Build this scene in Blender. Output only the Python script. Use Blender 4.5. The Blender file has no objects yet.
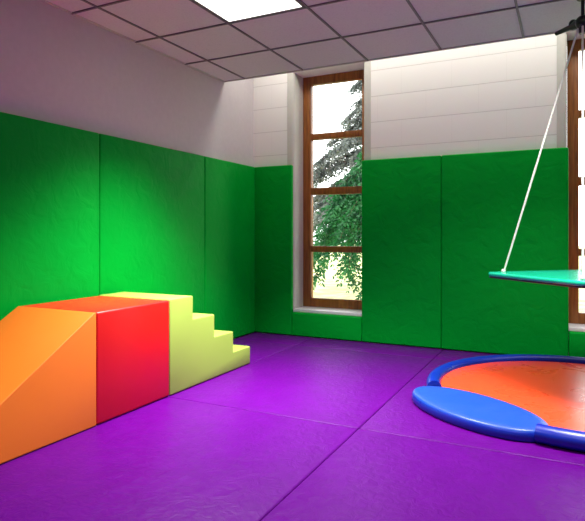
import bpy, bmesh, math, random
from mathutils import Vector, Matrix, noise
random.seed(7)
C = bpy.context.scene.collection
PI = math.pi
YB = 4.942      # block wall face
YC = 4.388      # free edge of the suspended ceiling
XL = -2.915     # left wall face
XR = 3.3
YF = -2.2
ZC = 2.453      # ceiling
ZR = 3.0        # roof slab

# ------------------------------------------------------------------ helpers
def lin(c):
    return tuple((v/12.92 if v <= .04045 else ((v+.055)/1.055)**2.4) for v in [x/255 for x in c]) + (1,)

def new_mat(name):
    m = bpy.data.materials.new(name); m.use_nodes = True
    nt = m.node_tree
    return m, nt, nt.nodes['Principled BSDF']

def vinyl(name, rgb, rough=.38, wrinkle=.25, scale=5, spec=.5, var=.12, grain=.04, rvar=.12):
    """smooth coated fabric: soft creases, fine grain, slightly uneven gloss"""
    m, nt, b = new_mat(name); N, L = nt.nodes, nt.links
    tc = N.new('ShaderNodeTexCoord')
    n1 = N.new('ShaderNodeTexNoise'); n1.inputs['Scale'].default_value = scale; n1.inputs['Detail'].default_value = 5
    n1.inputs['Distortion'].default_value = .9
    n2 = N.new('ShaderNodeTexNoise'); n2.inputs['Scale'].default_value = 160; n2.inputs['Detail'].default_value = 2
    n3 = N.new('ShaderNodeTexNoise'); n3.inputs['Scale'].default_value = scale*.45; n3.inputs['Detail'].default_value = 3
    for n in (n1, n2, n3): L.new(tc.outputs['Object'], n.inputs['Vector'])
    b1 = N.new('ShaderNodeBump'); b1.inputs['Strength'].default_value = wrinkle; b1.inputs['Distance'].default_value = .03
    b2 = N.new('ShaderNodeBump'); b2.inputs['Strength'].default_value = grain*4; b2.inputs['Distance'].default_value = .002
    L.new(n1.outputs['Fac'], b1.inputs['Height']); L.new(n2.outputs['Fac'], b2.inputs['Height'])
    L.new(b1.outputs['Normal'], b2.inputs['Normal']); L.new(b2.outputs['Normal'], b.inputs['Normal'])
    mx = N.new('ShaderNodeMix'); mx.data_type = 'RGBA'
    col = lin(rgb)
    mx.inputs['A'].default_value = tuple(min(1, c*(1-var)) for c in col[:3])+(1,)
    mx.inputs['B'].default_value = tuple(min(1, c*(1+var)) for c in col[:3])+(1,)
    L.new(n3.outputs['Fac'], mx.inputs['Factor']); L.new(mx.outputs['Result'], b.inputs['Base Color'])
    mr = N.new('ShaderNodeMapRange'); mr.inputs['From Min'].default_value = .3; mr.inputs['From Max'].default_value = .7
    mr.inputs['To Min'].default_value = rough-rvar*.5; mr.inputs['To Max'].default_value = rough+rvar*.5
    L.new(n1.outputs['Fac'], mr.inputs['Value']); L.new(mr.outputs['Result'], b.inputs['Roughness'])
    b.inputs['Specular IOR Level'].default_value = spec
    return m

def plain(name, rgb, rough=.6, bump=0, scale=60, spec=.5, metal=0):
    m, nt, b = new_mat(name); N, L = nt.nodes, nt.links
    b.inputs['Base Color'].default_value = lin(rgb); b.inputs['Roughness'].default_value = rough
    b.inputs['Specular IOR Level'].default_value = spec; b.inputs['Metallic'].default_value = metal
    tc = N.new('ShaderNodeTexCoord'); n = N.new('ShaderNodeTexNoise'); n.inputs['Scale'].default_value = scale
    n.inputs['Detail'].default_value = 4; L.new(tc.outputs['Object'], n.inputs['Vector'])
    mx = N.new('ShaderNodeMix'); mx.data_type = 'RGBA'; c = lin(rgb)
    mx.inputs['A'].default_value = tuple(v*.94 for v in c[:3])+(1,); mx.inputs['B'].default_value = tuple(min(1, v*1.06) for v in c[:3])+(1,)
    L.new(n.outputs['Fac'], mx.inputs['Factor']); L.new(mx.outputs['Result'], b.inputs['Base Color'])
    if bump:
        bp = N.new('ShaderNodeBump'); bp.inputs['Strength'].default_value = bump; bp.inputs['Distance'].default_value = .004
        L.new(n.outputs['Fac'], bp.inputs['Height']); L.new(bp.outputs['Normal'], b.inputs['Normal'])
    return m

def box(bm, x0, x1, y0, y1, z0, z1, bev=0, seg=2):
    r = bmesh.ops.create_cube(bm, size=1)
    vs = r['verts']
    for v in vs:
        v.co = Vector((x0+(v.co.x+.5)*(x1-x0), y0+(v.co.y+.5)*(y1-y0), z0+(v.co.z+.5)*(z1-z0)))
    if bev:
        es = list({e for v in vs for e in v.link_edges})
        bmesh.ops.bevel(bm, geom=es, offset=bev, segments=seg, profile=.5, affect='EDGES', clamp_overlap=True)

def link(name, bm, mat, parent=None, smooth=True, loc=None):
    me = bpy.data.meshes.new(name)
    bmesh.ops.recalc_face_normals(bm, faces=bm.faces[:])
    bm.to_mesh(me); bm.free()
    if smooth:
        for p in me.polygons: p.use_smooth = True
        try: me.set_sharp_from_angle(angle=math.radians(38))
        except Exception: pass
    me.materials.append(mat)
    o = bpy.data.objects.new(name, me); C.objects.link(o)
    if loc: o.location = loc
    if parent: o.parent = parent
    return o

def tag(o, label, cat, group=None):
    o['label'] = label; o['category'] = cat
    if group: o['group'] = group
    return o

def struct(o, label=None, cat=None):
    o['kind'] = 'structure'
    if label: o['label'] = label
    if cat: o['category'] = cat
    return o

def empty(name, loc=(0, 0, 0), rz=0):
    o = bpy.data.objects.new(name, None); o.location = loc; o.rotation_euler = (0, 0, rz)
    o.empty_display_size = .1; C.objects.link(o); return o

def rod(bm, p, q, r, n=12):
    p, q = Vector(p), Vector(q); d = q-p
    rot = d.to_track_quat('Z', 'Y').to_matrix().to_4x4()
    bmesh.ops.create_cone(bm, cap_ends=True, segments=n, radius1=r, radius2=r, depth=d.length,
                          matrix=Matrix.Translation((p+q)/2) @ rot)

def sweep(bm, pts, radii, n=12, cap=True):
    rings = []
    up0 = Vector((0, 0, 1))
    for i, p in enumerate(pts):
        a = pts[max(0, i-1)]; b = pts[min(len(pts)-1, i+1)]
        t = (Vector(b)-Vector(a)).normalized()
        s = t.cross(up0)
        if s.length < 1e-3: s = Vector((1, 0, 0))
        s.normalize(); u = s.cross(t).normalized()
        rings.append([bm.verts.new(Vector(p)+(s*math.cos(2*PI*k/n)+u*math.sin(2*PI*k/n))*radii[i]) for k in range(n)])
    for a, b in zip(rings, rings[1:]):
        for k in range(n): bm.faces.new((a[k], a[(k+1) % n], b[(k+1) % n], b[k]))
    if cap:
        bm.faces.new(rings[0]); bm.faces.new(rings[-1])

# ------------------------------------------------------------------ materials
M = {}
M['green'] = vinyl('green_vinyl', (0, 160, 48), rough=.5, wrinkle=.26, scale=8, spec=.06, var=.08)
M['purple'] = vinyl('purple_vinyl', (78, 1, 108), rough=.42, wrinkle=.20, scale=20, spec=.08, var=.16)
M['orange'] = vinyl('orange_vinyl', (228, 116, 34), rough=.5, wrinkle=.05, scale=3, spec=.3, var=.04)
M['red'] = vinyl('red_vinyl', (204, 14, 10), rough=.38, wrinkle=.05, scale=3, spec=.6, var=.04)
M['lime'] = vinyl('lime_vinyl', (156, 180, 78), rough=.5, wrinkle=.05, scale=3, spec=.3, var=.04)
M['blue'] = vinyl('blue_vinyl', (12, 36, 150), rough=.32, wrinkle=.06, scale=8, spec=.5, var=.06)
M['blue_pad'] = vinyl('blue_pad_vinyl', (30, 70, 170), rough=.36, wrinkle=.04, scale=6, spec=.5, var=.05)
M['bed'] = vinyl('orange_bed_vinyl', (246, 72, 40), rough=.3, wrinkle=.012, scale=4, spec=.7, var=.04)
M['teal'] = vinyl('teal_vinyl', (20, 190, 150), rough=.2, wrinkle=.02, scale=6, spec=.9, var=.05, rvar=.05)
M['navy'] = plain('navy_underside', (14, 16, 52), rough=.5)
M['rope'] = plain('white_rope', (222, 222, 212), rough=.8, bump=.6, scale=220)
M['black'] = plain('black_metal', (12, 16, 14), rough=.35, scale=40)
M['steel'] = plain('steel', (170, 170, 172), rough=.3, metal=1)
M['plaster'] = plain('smooth_plaster', (206, 200, 200), rough=.85, bump=.08, scale=30, spec=.2)
M['jamb'] = plain('jamb_paint', (204, 203, 194), rough=.6, bump=.06, scale=40, spec=.3)
M['sill'] = plain('white_sill', (226, 224, 228), rough=.35, scale=30)
M['bar'] = plain('shaded_ceiling_bar', (112, 108, 110), rough=.45, scale=60)  # white grid bars, with the shade of the tile recesses put into the grey
M['roof'] = plain('roof_slab_paint', (180, 176, 174), rough=.9, scale=20)

def block_mat():
    m, nt, b = new_mat('painted_blockwork'); N, L = nt.nodes, nt.links
    tc = N.new('ShaderNodeTexCoord'); sp = N.new('ShaderNodeSeparateXYZ'); cb = N.new('ShaderNodeCombineXYZ')
    L.new(tc.outputs['Object'], sp.inputs[0])
    ad = N.new('ShaderNodeMath'); ad.operation = 'ADD'; ad.inputs[1].default_value = -.128
    L.new(sp.outputs['Z'], ad.inputs[0]); L.new(sp.outputs['X'], cb.inputs['X']); L.new(ad.outputs[0], cb.inputs['Y'])
    br = N.new('ShaderNodeTexBrick'); br.inputs['Scale'].default_value = 1; br.inputs['Brick Width'].default_value = .45
    br.inputs['Row Height'].default_value = .241; br.inputs['Mortar Size'].default_value = .003
    br.inputs['Mortar Smooth'].default_value = .6; br.inputs['Bias'].default_value = 0
    br.inputs['Color1'].default_value = lin((238, 236, 232)); br.inputs['Color2'].default_value = lin((232, 230, 226))
    br.inputs['Mortar'].default_value = lin((216, 213, 208))
    L.new(cb.outputs[0], br.inputs['Vector'])
    n = N.new('ShaderNodeTexNoise'); n.inputs['Scale'].default_value = 55; n.inputs['Detail'].default_value = 5
    L.new(tc.outputs['Object'], n.inputs['Vector'])
    # bed joints read stronger than the filled upright joints
    dv = N.new('ShaderNodeMath'); dv.operation = 'DIVIDE'; dv.inputs[1].default_value = .241; L.new(ad.outputs[0], dv.inputs[0])
    ps = N.new('ShaderNodeMath'); ps.operation = 'PINGPONG'; ps.inputs[1].default_value = .5; L.new(dv.outputs[0], ps.inputs[0])
    lt = N.new('ShaderNodeMath'); lt.operation = 'LESS_THAN'; lt.inputs[1].default_value = .014; L.new(ps.outputs[0], lt.inputs[0])
    vj = N.new('ShaderNodeMath'); vj.operation = 'MULTIPLY'; vj.inputs[1].default_value = .22; L.new(br.outputs['Fac'], vj.inputs[0])
    jt = N.new('ShaderNodeMath'); jt.operation = 'MAXIMUM'; L.new(lt.outputs[0], jt.inputs[0]); L.new(vj.outputs[0], jt.inputs[1])
    cm = N.new('ShaderNodeMix'); cm.data_type = 'RGBA'; cm.inputs['A'].default_value = lin((243, 241, 236)); cm.inputs['B'].default_value = lin((217, 214, 209))
    L.new(jt.outputs[0], cm.inputs['Factor']); L.new(cm.outputs['Result'], b.inputs['Base Color'])
    bp = N.new('ShaderNodeBump'); bp.inputs['Strength'].default_value = .5; bp.inputs['Distance'].default_value = .004; bp.invert = True
    L.new(jt.outputs[0], bp.inputs['Height'])
    bp2 = N.new('ShaderNodeBump'); bp2.inputs['Strength'].default_value = .12; bp2.inputs['Distance'].default_value = .004
    L.new(n.outputs['Fac'], bp2.inputs['Height']); L.new(bp.outputs['Normal'], bp2.inputs['Normal'])
    L.new(bp2.outputs['Normal'], b.inputs['Normal']); b.inputs['Roughness'].default_value = .75
    b.inputs['Specular IOR Level'].default_value = .25
    return m
M['block'] = block_mat()

def tile_mat():
    m, nt, b = new_mat('mineral_fibre_tile'); N, L = nt.nodes, nt.links
    tc = N.new('ShaderNodeTexCoord')
    n = N.new('ShaderNodeTexNoise'); n.inputs['Scale'].default_value = 90; n.inputs['Detail'].default_value = 4
    L.new(tc.outputs['Object'], n.inputs['Vector'])
    cr = N.new('ShaderNodeValToRGB'); cr.color_ramp.elements[0].position = .32; cr.color_ramp.elements[1].position = .5
    cr.color_ramp.elements[0].color = lin((214, 208, 212)); cr.color_ramp.elements[1].color = lin((222, 216, 220))
    L.new(n.outputs['Fac'], cr.inputs['Fac']); L.new(cr.outputs['Color'], b.inputs['Base Color'])
    bp = N.new('ShaderNodeBump'); bp.inputs['Strength'].default_value = .08; bp.inputs['Distance'].default_value = .003
    L.new(n.outputs['Fac'], bp.inputs['Height']); L.new(bp.outputs['Normal'], b.inputs['Normal'])
    b.inputs['Roughness'].default_value = .9; b.inputs['Specular IOR Level'].default_value = .15
    return m
M['tile'] = tile_mat()

def wood_mat():
    m, nt, b = new_mat('stained_wood'); N, L = nt.nodes, nt.links
    tc = N.new('ShaderNodeTexCoord'); mp = N.new('ShaderNodeMapping'); mp.inputs['Scale'].default_value = (30, 30, 2.5)
    L.new(tc.outputs['Object'], mp.inputs[0])
    n = N.new('ShaderNodeTexNoise'); n.inputs['Scale'].default_value = 1.5; n.inputs['Detail'].default_value = 6; n.inputs['Distortion'].default_value = .6
    L.new(mp.outputs[0], n.inputs['Vector'])
    cr = N.new('ShaderNodeValToRGB'); cr.color_ramp.elements[0].position = .3; cr.color_ramp.elements[1].position = .72
    cr.color_ramp.elements[0].color = lin((122, 68, 24)); cr.color_ramp.elements[1].color = lin((172, 106, 44))
    L.new(n.outputs['Fac'], cr.inputs['Fac']); L.new(cr.outputs['Color'], b.inputs['Base Color'])
    b.inputs['Roughness'].default_value = .42
    bp = N.new('ShaderNodeBump'); bp.inputs['Strength'].default_value = .1; bp.inputs['Distance'].default_value = .002
    L.new(n.outputs['Fac'], bp.inputs['Height']); L.new(bp.outputs['Normal'], b.inputs['Normal'])
    return m
M['wood'] = wood_mat()

def glass_mat():
    m = bpy.data.materials.new('window_glass'); m.use_nodes = True; nt = m.node_tree; N, L = nt.nodes, nt.links
    N.clear(); o = N.new('ShaderNodeOutputMaterial'); t = N.new('ShaderNodeBsdfTransparent'); g = N.new('ShaderNodeBsdfGlossy')
    t.inputs[0].default_value = (.97, .985, .975, 1); g.inputs['Roughness'].default_value = .02
    f = N.new('ShaderNodeFresnel'); f.inputs['IOR'].default_value = 1.35
    mx = N.new('ShaderNodeMixShader'); L.new(f.outputs[0], mx.inputs[0]); L.new(t.outputs[0], mx.inputs[1]); L.new(g.outputs[0], mx.inputs[2])
    L.new(mx.outputs[0], o.inputs['Surface']); return m
M['glass'] = glass_mat()

def emit_mat(name, col, s):
    m, nt, b = new_mat(name)
    N, L = nt.nodes, nt.links
    b.inputs['Base Color'].default_value = (.9, .9, .9, 1); b.inputs['Roughness'].default_value = .5
    b.inputs['Emission Color'].default_value = col; b.inputs['Emission Strength'].default_value = s
    tc = N.new('ShaderNodeTexCoord'); v = N.new('ShaderNodeTexNoise'); v.inputs['Scale'].default_value = 140
    L.new(tc.outputs['Object'], v.inputs['Vector'])
    bp = N.new('ShaderNodeBump'); bp.inputs['Strength'].default_value = .2; L.new(v.outputs['Fac'], bp.inputs['Height']); L.new(bp.outputs['Normal'], b.inputs['Normal'])
    return m
M['diffuser'] = emit_mat('lit_diffuser', (1, .99, .93, 1), 2.2)

def leaf_mat(name, c1, c2, trans=.35):
    m, nt, b = new_mat(name); N, L = nt.nodes, nt.links
    tc = N.new('ShaderNodeTexCoord'); n = N.new('ShaderNodeTexNoise'); n.inputs['Scale'].default_value = 5; n.inputs['Detail'].default_value = 4
    L.new(tc.outputs['Object'], n.inputs['Vector'])
    cr = N.new('ShaderNodeValToRGB'); cr.color_ramp.elements[0].position = .35; cr.color_ramp.elements[1].position = .65
    cr.color_ramp.elements[0].color = lin(c1); cr.color_ramp.elements[1].color = lin(c2)
    L.new(n.outputs['Fac'], cr.inputs['Fac']); L.new(cr.outputs['Color'], b.inputs['Base Color'])
    b.inputs['Roughness'].default_value = .6
    tr = N.new('ShaderNodeBsdfTranslucent'); L.new(cr.outputs['Color'], tr.inputs[0])
    mx = N.new('ShaderNodeMixShader'); mx.inputs[0].default_value = trans
    L.new(b.outputs[0], mx.inputs[1]); L.new(tr.outputs[0], mx.inputs[2])
    L.new(mx.outputs[0], N['Material Output'].inputs['Surface'])
    return m
M['leaf_green'] = leaf_mat('green_spray', (6, 68, 36), (46, 120, 60))
M['leaf_hazed'] = leaf_mat('hazed_spray', (74, 84, 80), (134, 138, 132))  # haze and overexposed glass put into the greyed leaf colours
M['bark'] = plain('bark', (84, 66, 54), rough=.9, bump=.6, scale=30)

def lawn_mat():
    m, nt, b = new_mat('lawn_grass'); N, L = nt.nodes, nt.links
    tc = N.new('ShaderNodeTexCoord'); n = N.new('ShaderNodeTexNoise'); n.inputs['Scale'].default_value = 3; n.inputs['Detail'].default_value = 8
    L.new(tc.outputs['Object'], n.inputs['Vector'])
    cr = N.new('ShaderNodeValToRGB'); cr.color_ramp.elements[0].color = lin((176, 180, 112)); cr.color_ramp.elements[1].color = lin((222, 216, 160))  # overexposed daylight put into the pale grass colours
    cr.color_ramp.elements[0].position = .35; cr.color_ramp.elements[1].position = .65
    L.new(n.outputs['Fac'], cr.inputs['Fac']); L.new(cr.outputs['Color'], b.inputs['Base Color']); b.inputs['Roughness'].default_value = .95
    return m
M['lawn'] = lawn_mat()

# ------------------------------------------------------------------ room shell
WIN = [(-2.444, -1.714), (.006, .743)]
Z0W, Z1W = .262, 2.632
ST = .074     # smooth jamb strip
WT = .36
# floor: slab below the mats, flush purple vinyl around them
bm = bmesh.new()
box(bm, XL-.2, XR+.2, YF-.2, YB+WT, -.2, -.042)
box(bm, XL, XR, YF, .896, -.042, 0)
box(bm, .276, XR, .896, YB, -.042, 0)
struct(link('floor', bm, M['purple'], smooth=False), 'purple vinyl floor under and around the padded floor mats', 'floor')
# back wall
bm = bmesh.new()
xs = XL-.2
for a, b in WIN:
    box(bm, xs, a-ST, YB, YB+WT, -.2, ZR)
    box(bm, a-ST, b+ST, YB, YB+WT, -.2, Z0W-.03)
    box(bm, a-ST, b+ST, YB, YB+WT, Z1W, ZR)
    xs = b+ST
box(bm, xs, XR+.2, YB, YB+WT, -.2, ZR)
struct(link('wall_back', bm, M['block'], smooth=False), 'white painted block wall with two tall window openings', 'wall')
# jamb strips, front corner on the opening side rounded
k = 1
for a, b in WIN:
    for side in (0, 1):
        x_out, x_in = (a-ST, a) if side == 0 else (b+ST, b)
        sg = 1 if side == 0 else -1
        r = .028; prof = [(x_out, YB+WT), (x_out, YB-.003)]
        for q in range(7):
            t = q/6*PI/2
            prof.append((x_in-sg*r+sg*r*math.sin(t), YB-.003+r-r*math.cos(t)))
        prof.append((x_in, YB+WT))
        bm = bmesh.new()
        lo = [bm.verts.new((x, y, Z0W-.03)) for x, y in prof]; hi = [bm.verts.new((x, y, Z1W)) for x, y in prof]
        bm.faces.new(lo); bm.faces.new(hi)
        for i in range(len(prof)):
            j = (i+1) % len(prof); bm.faces.new((lo[i], lo[j], hi[j], hi[i]))
        struct(link('trim_%d' % k, bm, M['jamb']), 'smooth grey painted jamb strip beside the window opening', 'trim'); k += 1
def wallbox(name, x0, x1, y0, y1, mat, label):
    bm = bmesh.new(); box(bm, x0, x1, y0, y1, -.2, ZR)
    return struct(link(name, bm, mat, smooth=False), label, 'wall')
wallbox('wall_left', XL-.2, XL, YF-.2, YB, M['plaster'], 'smooth grey plaster wall above the green pads on the left')
wallbox('wall_right', XR, XR+.2, YF-.2, YB, M['plaster'], 'plaster wall on the right, outside the view')
wallbox('wall_front', XL, XR, YF-.2, YF, M['plaster'], 'plaster wall behind the viewpoint')
bm = bmesh.new(); box(bm, XL-.2, XR+.2, YF-.2, YB+WT, ZR, ZR+.15)
struct(link('roof_slab', bm, M['roof'], smooth=False), 'roof slab above the suspended ceiling', 'ceiling')

# suspended ceiling: lay-in tiles with the grid of bars
X0G = -2.682; Y0G = 3.782
bm = bmesh.new()
xg = [XL] + [X0G+.6*i for i in range(20) if X0G+.6*i < XR] + [XR]
yg = [YC-.006] + [YC-.6*j for j in range(1, 20) if YC-.6*j > YF] + [YF]
for x0, x1 in zip(xg, xg[1:]):
    for y1, y0 in zip(yg, yg[1:]):
        if abs(x0-(X0G+.6)) < .01 and abs(y1-(Y0G-.6)) < .02: continue
        box(bm, x0+.004, x1-.004, y0+.004, y1-.004, ZC+.008, ZC+.026)
ceil = struct(link('ceiling', bm, M['tile'], smooth=False), 'suspended ceiling of square off-white mineral tiles', 'ceiling')
bm = bmesh.new()
for x in xg[1:-1]: box(bm, x-.0075, x+.0075, YF, YC-.006, ZC, ZC+.0075)
for y in yg[1:-1]: box(bm, XL, XR, y-.0075, y+.0075, ZC-.0006, ZC+.0074)
link('ceiling_grid', bm, M['bar'], ceil, smooth=False)
bm = bmesh.new(); box(bm, XL, XR, YC-.006, YC+.010, ZC+.0, ZC+.05)
link('edge_trim', bm, M['jamb'], ceil, smooth=False)
bm = bmesh.new(); box(bm, XL, XL+.016, YF, YC-.006, ZC+.001, ZC+.02)
link('wall_angle', bm, M['jamb'], ceil, smooth=False)

# windows
Y1 = 5.153
def window(n, a, b, label):
    root = empty('window_%d' % n, ((a+b)/2, Y1, Z0W)); struct(root, label, 'window')
    inv = Vector((-(a+b)/2, -Y1, -Z0W))
    def fin(nm, bm, mat, par=root):
        bmesh.ops.translate(bm, verts=bm.verts[:], vec=inv); return link(nm, bm, mat, par)
    ya, yb_ = Y1, Y1+.065
    bm = bmesh.new()
    box(bm, a+.001, a+.088, ya, yb_, Z0W+.001, Z1W-.001, .004)
    box(bm, b-.088, b-.001, ya, yb_, Z0W+.001, Z1W-.001, .004)
    box(bm, a+.086, b-.086, ya+.001, yb_, 2.546, Z1W-.001, .004)
    box(bm, a+.086, b-.086, ya+.001, yb_, Z0W+.001, .352, .004)
    fr = fin('window_frame', bm, M['wood'])
    for z0, z1 in ((.826, .887), (1.413, 1.485), (1.980, 2.041)):
        bm = bmesh.new(); box(bm, a+.086, b-.086, ya+.003, yb_-.002, z0, z1, .004); fin('transom', bm, M['wood'])
    for z0, z1 in ((.352, .826), (.887, 1.413), (1.485, 1.980), (2.041, 2.546)):
        bm = bmesh.new(); box(bm, a+.086, b-.086, ya+.032, ya+.038, z0-.004, z1+.004); fin('pane', bm, M['glass'])
    bm = bmesh.new(); box(bm, a+.001, b-.001, YB-.02, YB+WT+.03, Z0W-.030, Z0W, .004); fin('window_sill', bm, M['sill'])
    return root
window(1, *WIN[0], 'tall narrow brown wooden window with four panes in the corner')
window(2, *WIN[1], 'brown wooden window cut off by the right edge behind the swing rope')

# ------------------------------------------------------------------ padding on the walls
def pad(x0, x1, y0, y1, z0, z1, label, group, axis):
    """puffed upholstered panel: a grid box with softly rounded edges, origin at its foot"""
    cx, cy = (x0+x1)/2, (y0+y1)/2
    bm = bmesh.new(); box(bm, x0-cx, x1-cx, y0-cy, y1-cy, 0, z1-z0, .014, 4)
    o = link('wall_pad', bm, M['green'], loc=(cx, cy, z0)); return tag(o, label, 'wall pad', group)
G = .0006
PT = .05; ZP = 1.701
gl = 'tall green pads along the left wall'; gb = 'tall green pads along the window wall'
xl0, xl1 = XL+.001, XL+PT
for y0, y1, lab in ((1.562, 2.788, 'green vinyl wall pad at the left edge, behind the orange wedge'),
                    (2.788, 4.014, 'wide green wall pad on left wall, brightly lit, behind the red cube and lime steps'),
                    (4.014, YB-PT+.0010, 'narrow green wall pad on left wall, last one before the corner')):
    pad(xl0, xl1, y0+G, y1-G, .001, ZP, lab, gl, 'x')
for y0, y1 in ((.336, 1.562), (-.89, .336)):
    pad(xl0, xl1, y0+G, y1-G, .001, ZP, 'green wall pad on left wall, nearer than the frame edge', gl, 'x')
for x0, x1, lab in ((XL+.002, -2.447, 'narrow dark green wall pad between the room corner and the first window'),
                    (-1.716, -.982, 'green wall pad just right of the tall window'),
                    (-.982, .018, 'wide green wall pad behind the swing rope, left of the second window')):
    pad(x0+G, x1-G, YB-PT, YB-.001, .001, ZP, lab, gb, 'y')
pad(-2.447+G, -1.716-G, YB-PT, YB-.001-.0, .001, .231, 'low green wall pad under the tall window', 'low green pads under the windows', 'y')
pad(.018+G, .746-G, YB-PT, YB-.001, .001, .231, 'low green wall pad under the second window at right edge', 'low green pads under the windows', 'y')
pad(.746+G, 1.9, YB-PT, YB-.001, .001, ZP, 'green wall pad right of the second window', gb, 'y')

# ------------------------------------------------------------------ floor mats
XA, XB_, XC_, XD = XL+PT+.001, -2.205, -.963, .275
mats = [
 (XA, XB_, .897, 2.701, 'narrow purple floor mat under the orange wedge and red cube'),
 (XA, XB_, 2.701, 4.50, 'narrow purple floor mat under the lime steps, along the left wall'),
 (XA, XB_, 4.50, YB-PT-.001, 'small purple floor mat piece in the far left corner'),
 (XB_, XC_, .897, 2.701, 'large purple floor mat in front of the red cube, bottom left'),
 (XB_, XC_, 2.701, 4.50, 'purple floor mat right of the lime steps, before the tall window'),
 (XB_, XC_, 4.50, YB-PT-.001, 'thin purple floor mat strip along the wall below the tall window'),
 (XC_, XD, .897, 2.701, 'large purple floor mat at bottom right, in front of the blue oval pad'),
 (XC_, XD, 2.701, 4.50, 'purple floor mat beneath the orange disc and blue oval pad'),
 (XC_, XD, 4.50, YB-PT-.001, 'thin purple floor mat strip between the disc and the window wall'),
]
for x0, x1, y0, y1, lab in mats:
    cx, cy = (x0+x1)/2, (y0+y1)/2
    bm = bmesh.new(); box(bm, x0-cx+.0008, x1-cx-.0008, y0-cy+.0008, y1-cy-.0008, 0, .041, .010, 3)
    o = link('floor_mat', bm, M['purple'], loc=(cx, cy, -.041)); tag(o, lab, 'floor mat', 'purple floor mats')

# ------------------------------------------------------------------ soft play blocks
XF0, XF1 = -2.806, -2.205
def prism(name, prof, mat, label, cat, bev=.011):
    """profile in (y,z) extruded along x; origin at foot"""
    cy = (min(p[0] for p in prof)+max(p[0] for p in prof))/2; cx = (XF0+XF1)/2
    bm = bmesh.new()
    a = [bm.verts.new((XF0-cx, y-cy, z)) for y, z in prof]; b = [bm.verts.new((XF1-cx, y-cy, z)) for y, z in prof]
    bm.faces.new(a); bm.faces.new(b)
    for i in range(len(prof)):
        j = (i+1) % len(prof); bm.faces.new((a[i], a[j], b[j], b[i]))
    bmesh.ops.recalc_face_normals(bm, faces=bm.faces[:])
    bmesh.ops.bevel(bm, geom=bm.edges[:], offset=bev, segments=3, profile=.5, affect='EDGES', clamp_overlap=True)
    return tag(link(name, bm, mat, loc=(cx, cy, .001)), label, cat)
prism('foam_wedge', [(1.17, 0), (2.121, 0), (2.121, .593), (2.112, .593), (1.17, .012)], M['orange'],
      'orange foam wedge ramp leaning up to the red cube, left edge', 'soft play wedge')
prism('foam_cube', [(2.124, 0), (2.716, 0), (2.716, .593), (2.124, .593)], M['red'],
      'red foam cube between the orange wedge and lime steps', 'soft play block')
prism('foam_steps', [(2.719, 0), (3.69, 0), (3.69, .133), (3.447, .133), (3.447, .286), (3.204, .286), (3.204, .444), (2.957, .444), (2.957, .598), (2.719, .598)],
      M['lime'], 'lime green foam steps of four treads beside the red cube', 'soft play steps', .008)

# ------------------------------------------------------------------ round play disc
DC = Vector((.095, 3.748, 0)); DR = .877
disc = empty('play_disc', (DC.x, DC.y, .001))
tag(disc, 'large orange round floor disc with blue tube rim and blue oval pad', 'play disc')
pc = Vector((-.455, 3.165, 0))-DC; pang = math.atan2(-.50, .735); pl, pw = .437, .213
def in_pad(p, grow=0):
    d = p-pc; u = d.x*math.cos(pang)+d.y*math.sin(pang); v = -d.x*math.sin(pang)+d.y*math.cos(pang)
    return (u/(pl+grow))**2+(v/(pw+grow))**2 < 1
angs = [math.radians(a*.5) for a in range(720)]
keep = [a for a in angs if not in_pad(Vector((DR*math.cos(a), DR*math.sin(a), 0)), -.012)]
# rotate the list so the arc is continuous
brk = max(range(len(keep)), key=lambda i: (keep[i]-keep[i-1]) % (2*PI))
keep = keep[brk:]+keep[:brk]
bm = bmesh.new(); pts = [Vector((DR*math.cos(a), DR*math.sin(a), .045)) for a in keep[::3]]
sweep(bm, pts, [.045]*len(pts), 20)
link('rim', bm, M['blue'], disc)
bm = bmesh.new()
n = 128; R0 = DR-.012; rings = []
spec = [(R0, 0), (R0, .035), (R0-.012, .047), (R0-.05, .050), (R0*.7, .050), (R0*.4, .050), (R0*.15, .050)]
for r, z in spec: rings.append([bm.verts.new((r*math.cos(2*PI*k/n), r*math.sin(2*PI*k/n), z)) for k in range(n)])
bm.faces.new(rings[0]); bm.faces.new(rings[-1])
for a, b in zip(rings, rings[1:]):
    for k in range(n): bm.faces.new((a[k], a[(k+1) % n], b[(k+1) % n], b[k]))
link('bed', bm, M['bed'], disc)
bm = bmesh.new(); n = 96; rings = []
spec = [(-.012, .0), (-.002, .006), (0, .016), (0, .046), (-.004, .055), (-.012, .060), (-.06, .0625), (-.15, .064)]
for g, z in spec:
    ring = []
    for k in range(n):
        t = 2*PI*k/n; u = (pl+g)*math.cos(t); v = (pw+g)*math.sin(t)
        ring.append(bm.verts.new((pc.x+u*math.cos(pang)-v*math.sin(pang), pc.y+u*math.sin(pang)+v*math.cos(pang), z)))
    rings.append(ring)
bm.faces.new(rings[0]); bm.faces.new(rings[-1])
for a, b in zip(rings, rings[1:]):
    for k in range(n): bm.faces.new((a[k], a[(k+1) % n], b[(k+1) % n], b[k]))
bb = bmesh.new(); br_ = []
for g, z in [(.0, .003), (.004, .010), (.0055, .026), (.004, .042), (0, .048), (-.006, .048), (-.006, .003)]:
    br_.append([bb.verts.new((pc.x+(pl+g)*math.cos(2*PI*k/n)*math.cos(pang)-(pw+g)*math.sin(2*PI*k/n)*math.sin(pang),
                pc.y+(pl+g)*math.cos(2*PI*k/n)*math.sin(pang)+(pw+g)*math.sin(2*PI*k/n)*math.cos(pang), z)) for k in range(n)])
for a, b in zip(br_, br_[1:]+br_[:1]):
    for k in range(n): bb.faces.new((a[k], a[(k+1) % n], b[(k+1) % n], b[k]))
sp_ = link('step_pad', bm, M['blue_pad'], disc); sp_['label'] = 'flat blue oval pad'
link('side_band', bb, M['blue'], sp_)['label'] = 'darker blue edge band'

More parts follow.
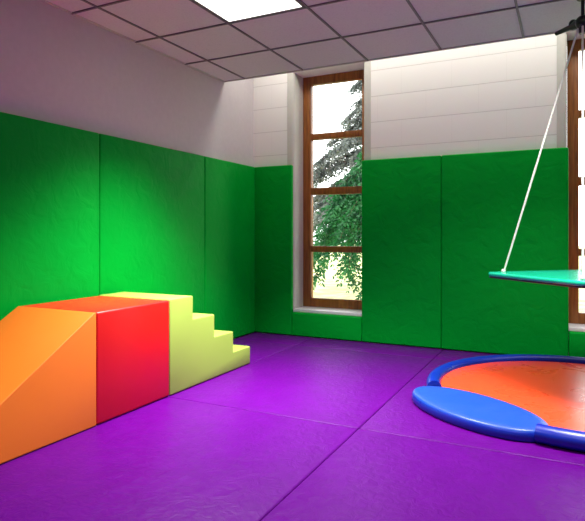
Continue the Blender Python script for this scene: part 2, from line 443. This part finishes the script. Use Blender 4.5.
# ------------------------------------------------------------------ platform swing
YAW = .462
sw = empty('platform_swing', (.09, 3.775, .722), -.02)
tag(sw, 'thin teal padded square swing platform hung on pale ropes from a black bar', 'swing')
HD = .568     # half diagonal; local x = sideways seen from the room's entrance side
def rsquare(hd, r, seg=8):
    """diamond outline with rounded corners"""
    out = []; side = hd-r*math.sqrt(2)
    for q in range(4):
        a = q*PI/2; c = Vector((side*math.cos(a), side*math.sin(a)))
        for s in range(seg+1):
            t = a-PI/4+PI/2*s/seg; out.append(c+Vector((math.cos(t), math.sin(t)))*r)
    return out
def slab(spec):
    bm = bmesh.new(); rings = []
    for g, z in spec:
        rings.append([bm.verts.new((p.x, p.y, z)) for p in rsquare(HD+g, max(.02, .06+g))])
    bm.faces.new(rings[0]); bm.faces.new(rings[-1])
    for a, b in zip(rings, rings[1:]):
        m_ = len(a)
        for k in range(m_): bm.faces.new((a[k], a[(k+1) % m_], b[(k+1) % m_], b[k]))
    return bm
o = link('platform_pad', slab([(-.006, .012), (.0, .017), (.002, .024), (0, .031), (-.006, .036), (-.02, .038), (-.035, .038)]), M['teal'], sw); o['label'] = 'teal vinyl padded top'
o = link('platform_base', slab([(-.012, 0), (-.006, .004), (-.006, .0115)]), M['navy'], sw); o['label'] = 'dark navy underside board'
top = Vector((0, 0, 2.275-.722))
for q in range(4):
    a = q*PI/2; d = HD-.115
    p = Vector((d*math.cos(a), d*math.sin(a), .030))
    e = top+Vector((.02*math.cos(a), .02*math.sin(a), 0))
    bm = bmesh.new(); sweep(bm, [p.lerp(e, t/12) for t in range(13)], [.0062]*13, 8)
    ro = link('rope', bm, M['rope'], sw)
    bm = bmesh.new(); bmesh.ops.create_uvsphere(bm, u_segments=12, v_segments=8, radius=.014, matrix=Matrix.Translation(p+Vector((0, 0, .016))))
    link('knot', bm, M['rope'], ro)
# hub and spreader bar
bm = bmesh.new()
zt = top.z
bmesh.ops.create_uvsphere(bm, u_segments=20, v_segments=12, radius=.042, matrix=Matrix.Translation((0, 0, zt+.018)))
rod(bm, (0, 0, zt-.05), (0, 0, zt+.02), .022, 16)
link('hub', bm, M['black'], sw)
bm = bmesh.new()
dirb = Vector((-.70, .72, .02)).normalized()
for s in (1, -1):
    d2 = Vector((dirb.x*s, dirb.y*s, dirb.z))
    sweep(bm, [Vector((0, 0, zt+.02))+d2*t for t in (0, .04, .075, .10, .18, .215, .22)], [.034, .028, .026, .017, .014, .013, .008], 12)
    bmesh.ops.create_uvsphere(bm, u_segments=12, v_segments=8, radius=.026, matrix=Matrix.Translation(Vector((0, 0, zt+.035))+d2*.075))
link('spreader_bar', bm, M['black'], sw)
bm = bmesh.new(); rod(bm, (0, 0, zt+.05), (0, 0, ZC-.722-.002), .010, 12)
bmesh.ops.create_cone(bm, cap_ends=True, segments=20, radius1=.03, radius2=.045, depth=.02, matrix=Matrix.Translation((0, 0, ZC-.722-.012)))
link('ceiling_hook', bm, M['black'], sw)

# ------------------------------------------------------------------ ceiling light
lx, ly = X0G+.9, YC-1.5
cl = empty('ceiling_light', (lx, ly, ZC))
tag(cl, 'square recessed white ceiling light panel, lit, among the tiles', 'ceiling light', None)
bm = bmesh.new()
for s in (-1, 1):
    box(bm, -.289, .289, s*.283-.006, s*.283+.006, .0005, .012)
    box(bm, s*.283-.006, s*.283+.006, -.277, .277, .0005, .012)
link('light_frame', bm, M['bar'], cl, smooth=False)
bm = bmesh.new(); box(bm, -.277, .277, -.277, .277, .004, .010)
link('diffuser', bm, M['diffuser'], cl, smooth=False)

for px, py, lab in ((lx+1.8, ly, 'ceiling light panel right of the view, above the play disc side'),
                    (lx, ly-2.4, 'added unseen ceiling light panel behind the viewpoint on the left'),  # both panels behind the viewpoint are added to light the room
                    (lx+1.8, ly-2.4, 'added unseen ceiling light panel behind the viewpoint on the right')):
    c2 = cl.copy(); C.objects.link(c2); c2.location = (px, py, ZC-.003); c2['label'] = lab
    for ch in list(cl.children):
        d = ch.copy(); C.objects.link(d); d.parent = c2
for o in [o for o in C.objects if o.name.startswith('ceiling_light')]: o['group'] = 'square lit panels in the ceiling'

# ------------------------------------------------------------------ garden
bm = bmesh.new(); box(bm, -40, 40, YB+WT+.02, 70, -.4, -.25)
struct(link('ground', bm, M['lawn'], smooth=False), 'lawn, daylight glare put into its pale colour, outside the windows', 'lawn')

def conifer(loc, height, base_z, rad, leafmat, label, seed, nbr, droop, spray=.16, wleaf=.012):
    rnd = random.Random(seed)
    root = empty('conifer', loc); tag(root, label, 'tree')
    bm = bmesh.new()
    sweep(bm, [Vector((0, 0, height*t/8)) for t in range(9)], [.10*(height/4)*(1-t/8.6) for t in range(9)], 10)
    bm2 = bmesh.new()
    for i in range(nbr):
        t = (i+.5)/nbr; z = base_z+(height-base_z)*t
        L = rad*(1-t)**.75*rnd.uniform(.75, 1.1)+.08
        az = i*2.399+rnd.uniform(-.3, .3)
        out = Vector((math.cos(az), math.sin(az), 0)); side = Vector((-out.y, out.x, 0))
        nseg = max(4, int(L/.07)); pts = []
        for s in range(nseg+1):
            u = s/nseg; pts.append(out*L*u+side*math.sin(u*3+i)*.03+Vector((0, 0, z+.14*L*u-droop*L*u*u)))
        sweep(bm, pts, [max(.003, .016*(1-s/nseg)) for s in range(nseg+1)], 5)
        for s in range(1, nseg+1):
            for rep in range(5):
                sd = rnd.choice((-1, 1)); p = pts[s]+Vector((rnd.uniform(-.03, .03), rnd.uniform(-.03, .03), rnd.uniform(-.02, .02)))
                d = (out*rnd.uniform(.2, .9)+side*sd*rnd.uniform(.1, .9)+Vector((0, 0, rnd.uniform(-1.5, -.25)))).normalized()
                ln = spray*rnd.uniform(.6, 1.5)
                # a hanging spray: an axis carrying short side leaves
                m_ = 5
                for q in range(m_):
                    a0 = p+d*ln*q/m_+Vector((0, 0, -.25*ln*(q/m_)**2))
                    for sg in (-1, 1):
                        dd = (d*.8+d.cross(Vector((rnd.random()-.5, rnd.random()-.5, 1))).normalized()*sg*.8+Vector((0, 0, -.25))).normalized()
                        ll = ln*.34*rnd.uniform(.7, 1.2)*(1-.4*q/m_); w = dd.cross(Vector((rnd.uniform(-1, 1), rnd.uniform(-1, 1), .3))).normalized()*wleaf
                        v = [bm2.verts.new(x) for x in (a0, a0+dd*ll*.45+w, a0+dd*ll, a0+dd*ll*.45-w)]
                        bm2.faces.new(v)
    link('trunk', bm, M['bark'], root); link('foliage', bm2, leafmat, root, smooth=False)
def at(u, d, z):
    r = (u-292.5)/549.531*d; return (-d*math.sin(YAW)+r*math.cos(YAW), d*math.cos(YAW)+r*math.sin(YAW), z)
conifer(at(408, 12.0, -.25), 6.0, 2.0, 2.7, M['leaf_hazed'], 'tall conifer, haze put into its grey-green leaf colour, seen through the upper panes of the tall window', 3, 125, .45, .26, .026)
conifer(at(384, 8.2, -.25), 2.85, 1.5, 1.35, M['leaf_green'], 'bright green weeping conifer seen through the lower panes of the tall window', 5, 80, .9, .24, .016)

# ------------------------------------------------------------------ light
w = bpy.data.worlds.new('World'); bpy.context.scene.world = w; w.use_nodes = True
bg = w.node_tree.nodes['Background']; bg.inputs[0].default_value = (.97, .985, 1, 1); bg.inputs[1].default_value = 4.4

def area(name, loc, sx, sy, power, col, rot=(0, 0, 0), spread=180):
    l = bpy.data.lights.new(name, 'AREA'); l.shape = 'RECTANGLE'; l.size = sx; l.size_y = sy; l.energy = power
    l.color = col; l.spread = math.radians(spread)
    o = bpy.data.objects.new(name, l); o.location = loc; o.rotation_euler = rot; C.objects.link(o); return o
area('panel_lamp', (lx, ly, ZC-.004), .55, .55, 78, (1, .97, .93), spread=90)
for px, py in ((lx+1.8, ly), (lx, ly-2.4), (lx+1.8, ly-2.4)):  # the two lamps behind the viewpoint are added for room light
    area('panel_lamp', (px, py, ZC-.008), .55, .55, 56 if (px > 0 and py > 2) else 18, (1, .97, .93), spread=120)
area('cove_lamp', (.2, 4.60, 2.90), 6.0, .22, 36, (1, .96, .88), spread=180)

# ------------------------------------------------------------------ camera and colour
cd = bpy.data.cameras.new('camera'); cam = bpy.data.objects.new('camera', cd); C.objects.link(cam)
cd.sensor_fit = 'HORIZONTAL'; cd.sensor_width = 36; cd.lens = 549.531/585*36
cd.shift_y = (235.07-260.5)/585; cd.clip_start = .05
cam.location = (0, 0, 1.0); cam.rotation_euler = (PI/2, 0, YAW)
sc = bpy.context.scene; sc.camera = cam
sc.view_settings.view_transform = 'Standard'; sc.view_settings.look = 'None'
sc.view_settings.gamma = 1; sc.view_settings.use_curve_mapping = False; sc.view_settings.exposure = 0
